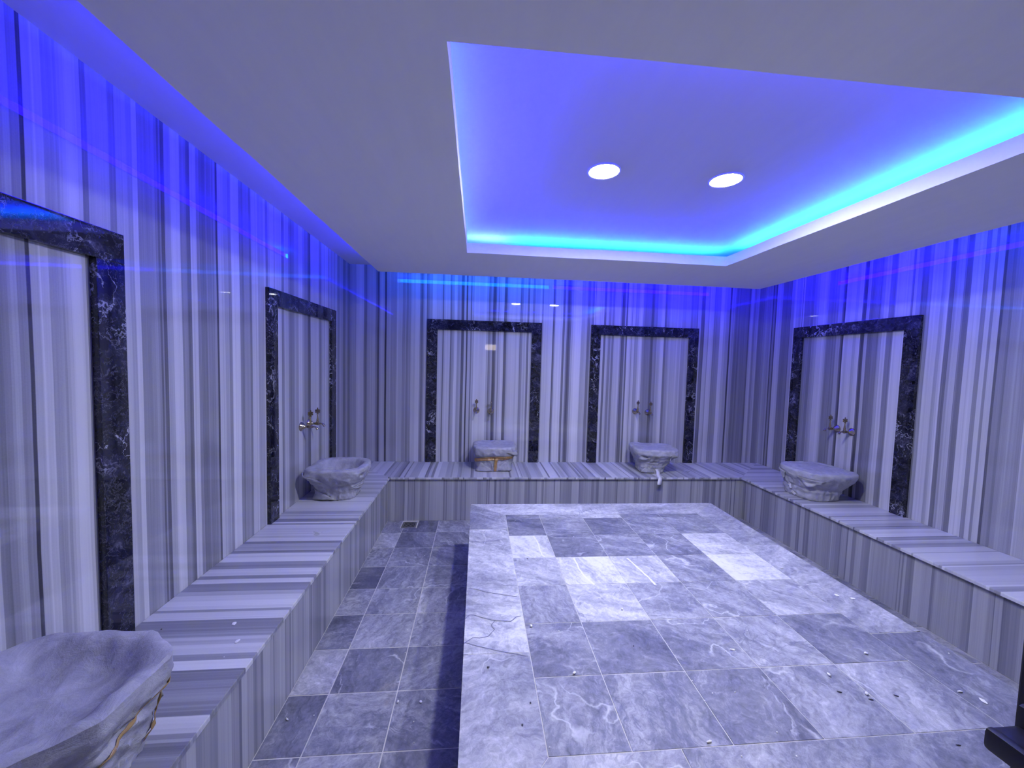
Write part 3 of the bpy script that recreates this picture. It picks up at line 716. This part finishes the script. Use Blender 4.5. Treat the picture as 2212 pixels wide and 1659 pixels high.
# right wall
t, Sf = make_basin((4.625, -1.175, B), -PI / 2, 'bulky foam wrapped basin on the right bench', .25, .25, .175, .17, (0, .03), False, 2.7, .262, 5.0,
                   ((D(48), .17, .14, .014, -.026), (D(56), .215, .22, .02, .012), (D(20), .12, .4, .02, -.012), (D(100), .16, .2, .02, -.01), (D(0), .225, .3, .03, .01)), .105, sag=-.006)
flap(Sf, ((D(75), .21), (D(25), .20), (D(50), .125)), t, lift=.030)
flap(Sf, ((D(140), .23), (D(105), .21), (D(112), .14)), t, lift=.016)
patch('white_tape', Sf, [(D(103), .115), (D(99), .06)], .030, M_TAPEW, t, .009)
patch('white_tape', Sf, [(D(92), .042), (D(84), .018)], .026, M_TAPEW, t, .010)

# ---------------------------------------------------------------- brass taps
def make_tap():
    t = thing('brass_tap', (0, 0, 0), 0, 'brass tap', 'tap', 'brass taps above the basins')
    fwd = Matrix.Rotation(PI / 2, 4, 'X')       # local z -> -y
    bm = bmesh.new(); add_lathe(bm, [(.038, 0), (.038, .004), (.034, .010), (.024, .022), (.014, .034), (.009, .042), (.009, .046)], fwd, 24)
    from_bm('wall_flange', bm, M_BRASS, t, True, angle=40)
    bm = bmesh.new(); add_lathe(bm, [(.008, .040), (.008, .052), (.012, .054), (.012, .058), (.008, .060), (.013, .066), (.015, .076), (.013, .086), (.008, .092), (.007, .104)], fwd, 18)
    from_bm('valve_body', bm, M_BRASSD, t, True, angle=50)
    bm = bmesh.new(); add_tube(bm, [(0, -.100, 0), (0, -.112, -.001), (0, -.122, -.006), (0, -.129, -.015), (0, -.132, -.024)], [.007, .0075, .009, .011, .012], 14)
    from_bm('spout', bm, M_BRASS, t, True, angle=50)
    bm = bmesh.new(); m = Matrix.Translation((0, -.076, .010)); add_lathe(bm, [(.012, 0), (.012, .006), (.009, .012), (.0105, .018), (.007, .040), (.0045, .066), (.007, .070), (.0045, .074)], m, 16)
    from_bm('stem', bm, M_BRASS, t, True, angle=50)
    # pierced leaf shaped key
    bm = bmesh.new()
    def disc(x, z, r, th=.005, hole=0):
        n = 12; mm = Matrix.Translation((x, -.076 + th / 2, z)) @ Matrix.Rotation(PI / 2, 4, 'X')
        if hole:
            R = [[bm.verts.new(mm @ Vector((q * math.cos(2 * PI * i / n), q * math.sin(2 * PI * i / n), h_))) for i in range(n)] for q, h_ in ((r, 0), (r, th), (hole, th), (hole, 0))]
            for k in range(4):
                for i in range(n): bm.faces.new((R[k][i], R[k][(i + 1) % n], R[(k + 1) % 4][(i + 1) % n], R[(k + 1) % 4][i]))
        else: add_lathe(bm, [(r * .8, 0), (r, th * .3), (r, th * .7), (r * .8, th)], mm, n)
    zc = .108
    for k in range(6): disc(.0145 * math.sin(k * PI / 3), zc + .0145 * math.cos(k * PI / 3), .0078, .0045)
    disc(0, zc, .0075, .007); disc(0, zc + .025, .0055); disc(0, zc - .022, .0065); disc(.0065, zc - .024, .003); disc(-.0065, zc - .024, .003)
    from_bm('key_handle', bm, M_BRASSD, t, True, angle=40)
    return t
proto = make_tap()
def copy_tree(o):
    c = o.copy(); COL.objects.link(c)
    for ch in list(o.children):
        d = ch.copy(); COL.objects.link(d); d.parent = c
    return c
TAPS = [((1.436, 0, 1.059), 0, 0, 'left brass tap of the left niche in the back wall'),
        ((1.603, 0, 1.048), 0, 70, 'right brass tap of the left niche in the back wall, its key turned edge on'),
        ((3.346, 0, 1.078), 0, 10, 'left brass tap of the right niche in the back wall'),
        ((3.503, 0, 1.066), 0, -10, 'right brass tap of the right niche in the back wall'),
        ((0, -1.193, 1.052), PI / 2, -60, 'brass tap on the left wall with the wide flange nearer the camera'),
        ((0, -1.050, 1.055), PI / 2, -75, 'brass tap on the left wall nearer the back corner'),
        ((W, -1.042, 1.065), -PI / 2, 80, 'brass tap on the right wall nearer the back corner'),
        ((W, -1.192, 1.060), -PI / 2, 75, 'brass tap on the right wall nearer the camera'),
        ((0, -3.345, 1.052), PI / 2, -40, 'brass tap tip peeping in at the left edge of the photo')]
for i, (loc, rz, kr, lab) in enumerate(TAPS):
    t = proto if i == 0 else copy_tree(proto)
    t.location = loc; t.rotation_euler = (0, 0, rz); t['label'] = lab
    for ch in t.children:
        if ch.name.startswith('key_handle'):
            a = D(kr); ch.location = (.076 * math.sin(a) * -1, -.076 + .076 * math.cos(a), 0); ch.rotation_euler = (0, 0, a)

# ---------------------------------------------------------------- black door at the right edge
dl = box('door_1', 2.476, 2.516, -4.69, -3.88, .01, 2.08, M_BLACK, bev=.003); dl['kind'] = 'structure'
bm = bmesh.new(); add_box(bm, 2.395, 2.476, -3.975, -3.925, .90, 1.058, .012)
from_bm('lock_case', bm, M_BLACK, dl, True, angle=50)
bm = bmesh.new(); add_box(bm, 2.338, 2.40, -3.985, -3.93, .985, 1.022, .010); add_box(bm, 2.330, 2.352, -4.11, -3.93, .984, 1.0225, .0085)
from_bm('door_handle', bm, M_BLACK, dl, True, angle=50)

# ---------------------------------------------------------------- crumbs and chips
def chip(kind, x, y, z, rg_):
    big = kind in 'WKFRD'
    nm, mat, lab, cat, grp = {
        'W': ('marble_chip', M_CHIPW, 'white marble chip lying on the %s', 'chip'),
        'F': ('marble_chip', M_CHIPW, 'white marble chip lying on the %s', 'chip'),
        'R': ('marble_sliver', M_CHIPW, 'narrow white marble sliver lying on the %s', 'chip'),
        'r': ('marble_sliver', M_CHIPW, 'narrow white marble sliver lying on the %s', 'chip'),
        'w': ('marble_crumb', M_CHIPW, 'tiny white crumb lying on the %s', 'crumb'),
        'K': ('stone_crumb', M_CHIPD, 'tiny dark stone crumb lying on the %s', 'crumb'),
        'k': ('stone_crumb', M_CHIPD, 'tiny dark stone crumb lying on the %s', 'crumb'),
        'D': ('stone_sliver', M_CHIPD, 'dark stone sliver lying on the %s', 'chip')}[kind] + (None,)
    ORD = ['nearest', 'second nearest', 'third nearest', 'fourth nearest', 'fifth nearest', 'sixth nearest', 'seventh nearest']
    NTH = ['first', 'second', 'third', 'fourth', 'fifth', 'sixth', 'seventh', 'eighth', 'ninth', 'tenth', 'eleventh']
    if abs(z - PZ) < .003:
        place = 'grey platform'
        c_ = sum(x > q for q in PC); r_2 = sum(y < q for q in PR)
        row = 'far' if r_2 == 0 else 'near' if r_2 == 8 else ORD[7 - r_2]
        if c_ == 0: where = 'left platform border, beside the %s tile row' % row
        elif c_ == 6: where = 'right platform border, beside the %s tile row' % row
        elif r_2 in (0, 8): where = '%s border of the platform' % row
        else: where = '%s platform tile from left, %s row' % (NTH[c_ - 1], row)
    elif z < .1:
        place = 'floor tiles'
        where = '%s floor tile column from the left, %s row' % (NTH[sum(x > q for q in xs) - 1], NTH[sum(y < q for q in ys) - 1])
    else:
        place = 'left bench'; where = 'left bench ' + ('beside the open basin' if y > -1.5 else 'near the large front basin' if y < -2.85 else 'right of the large black frame')
    lab = lab.replace(' lying', '')
    sx, sy, sz = {'W': (.008, .006, .005), 'F': (.013, .009, .002), 'R': (.012, .0035, .003), 'r': (.008, .003, .002), 'w': (.003, .0025, .002), 'K': (.0055, .004, .003), 'k': (.0035, .003, .002), 'D': (.009, .0026, .002)}[kind]
    bm = bmesh.new(); bmesh.ops.create_icosphere(bm, subdivisions=1, radius=1)
    a = rg_.uniform(-1.0, .1) if kind in 'RrD' else rg_.uniform(0, 3)
    for v in bm.verts:
        q = v.co * (1 + rg_.uniform(-.22, .22)); v.co = Vector((q.x * sx, q.y * sy, max(-.9, q.z) * sz))
        v.co.rotate(Matrix.Rotation(a, 3, 'Z'))
    o = from_bm(nm, bm, mat, loc=(x, y, z + sz * .9 + .0004))
    tag(o, lab % where, cat, {'marble_chip': 'white marble chips', 'marble_sliver': 'white marble slivers', 'marble_crumb': 'white crumbs', 'stone_crumb': 'dark crumbs', 'stone_sliver': 'dark slivers'}[nm] + ' on the ' + place)
rc = random.Random(5)
for txt, z in ((PCH, PZ), (FCH, 0.0), (BCH, B)):
    for p in txt.split():
        x, y, k = p.split(','); chip(k, float(x), float(y), z, rc)
# tell chips with the same label apart by nearness
byl = {}
for o in COL.objects:
    if o.get('category') in ('chip', 'crumb'): byl.setdefault(o['label'], []).append(o)
for lab_, os_ in byl.items():
    if len(os_) > 1:
        os_.sort(key=lambda o: o.location.y)
        names = {2: ['nearer', 'farther'], 3: ['nearest', 'middle', 'farthest'], 4: ['nearest', 'second nearest', 'second farthest', 'farthest']}.get(len(os_))
        if names:
            for o, n_ in zip(os_, names): o['label'] = lab_ + ', ' + n_ + ' one'
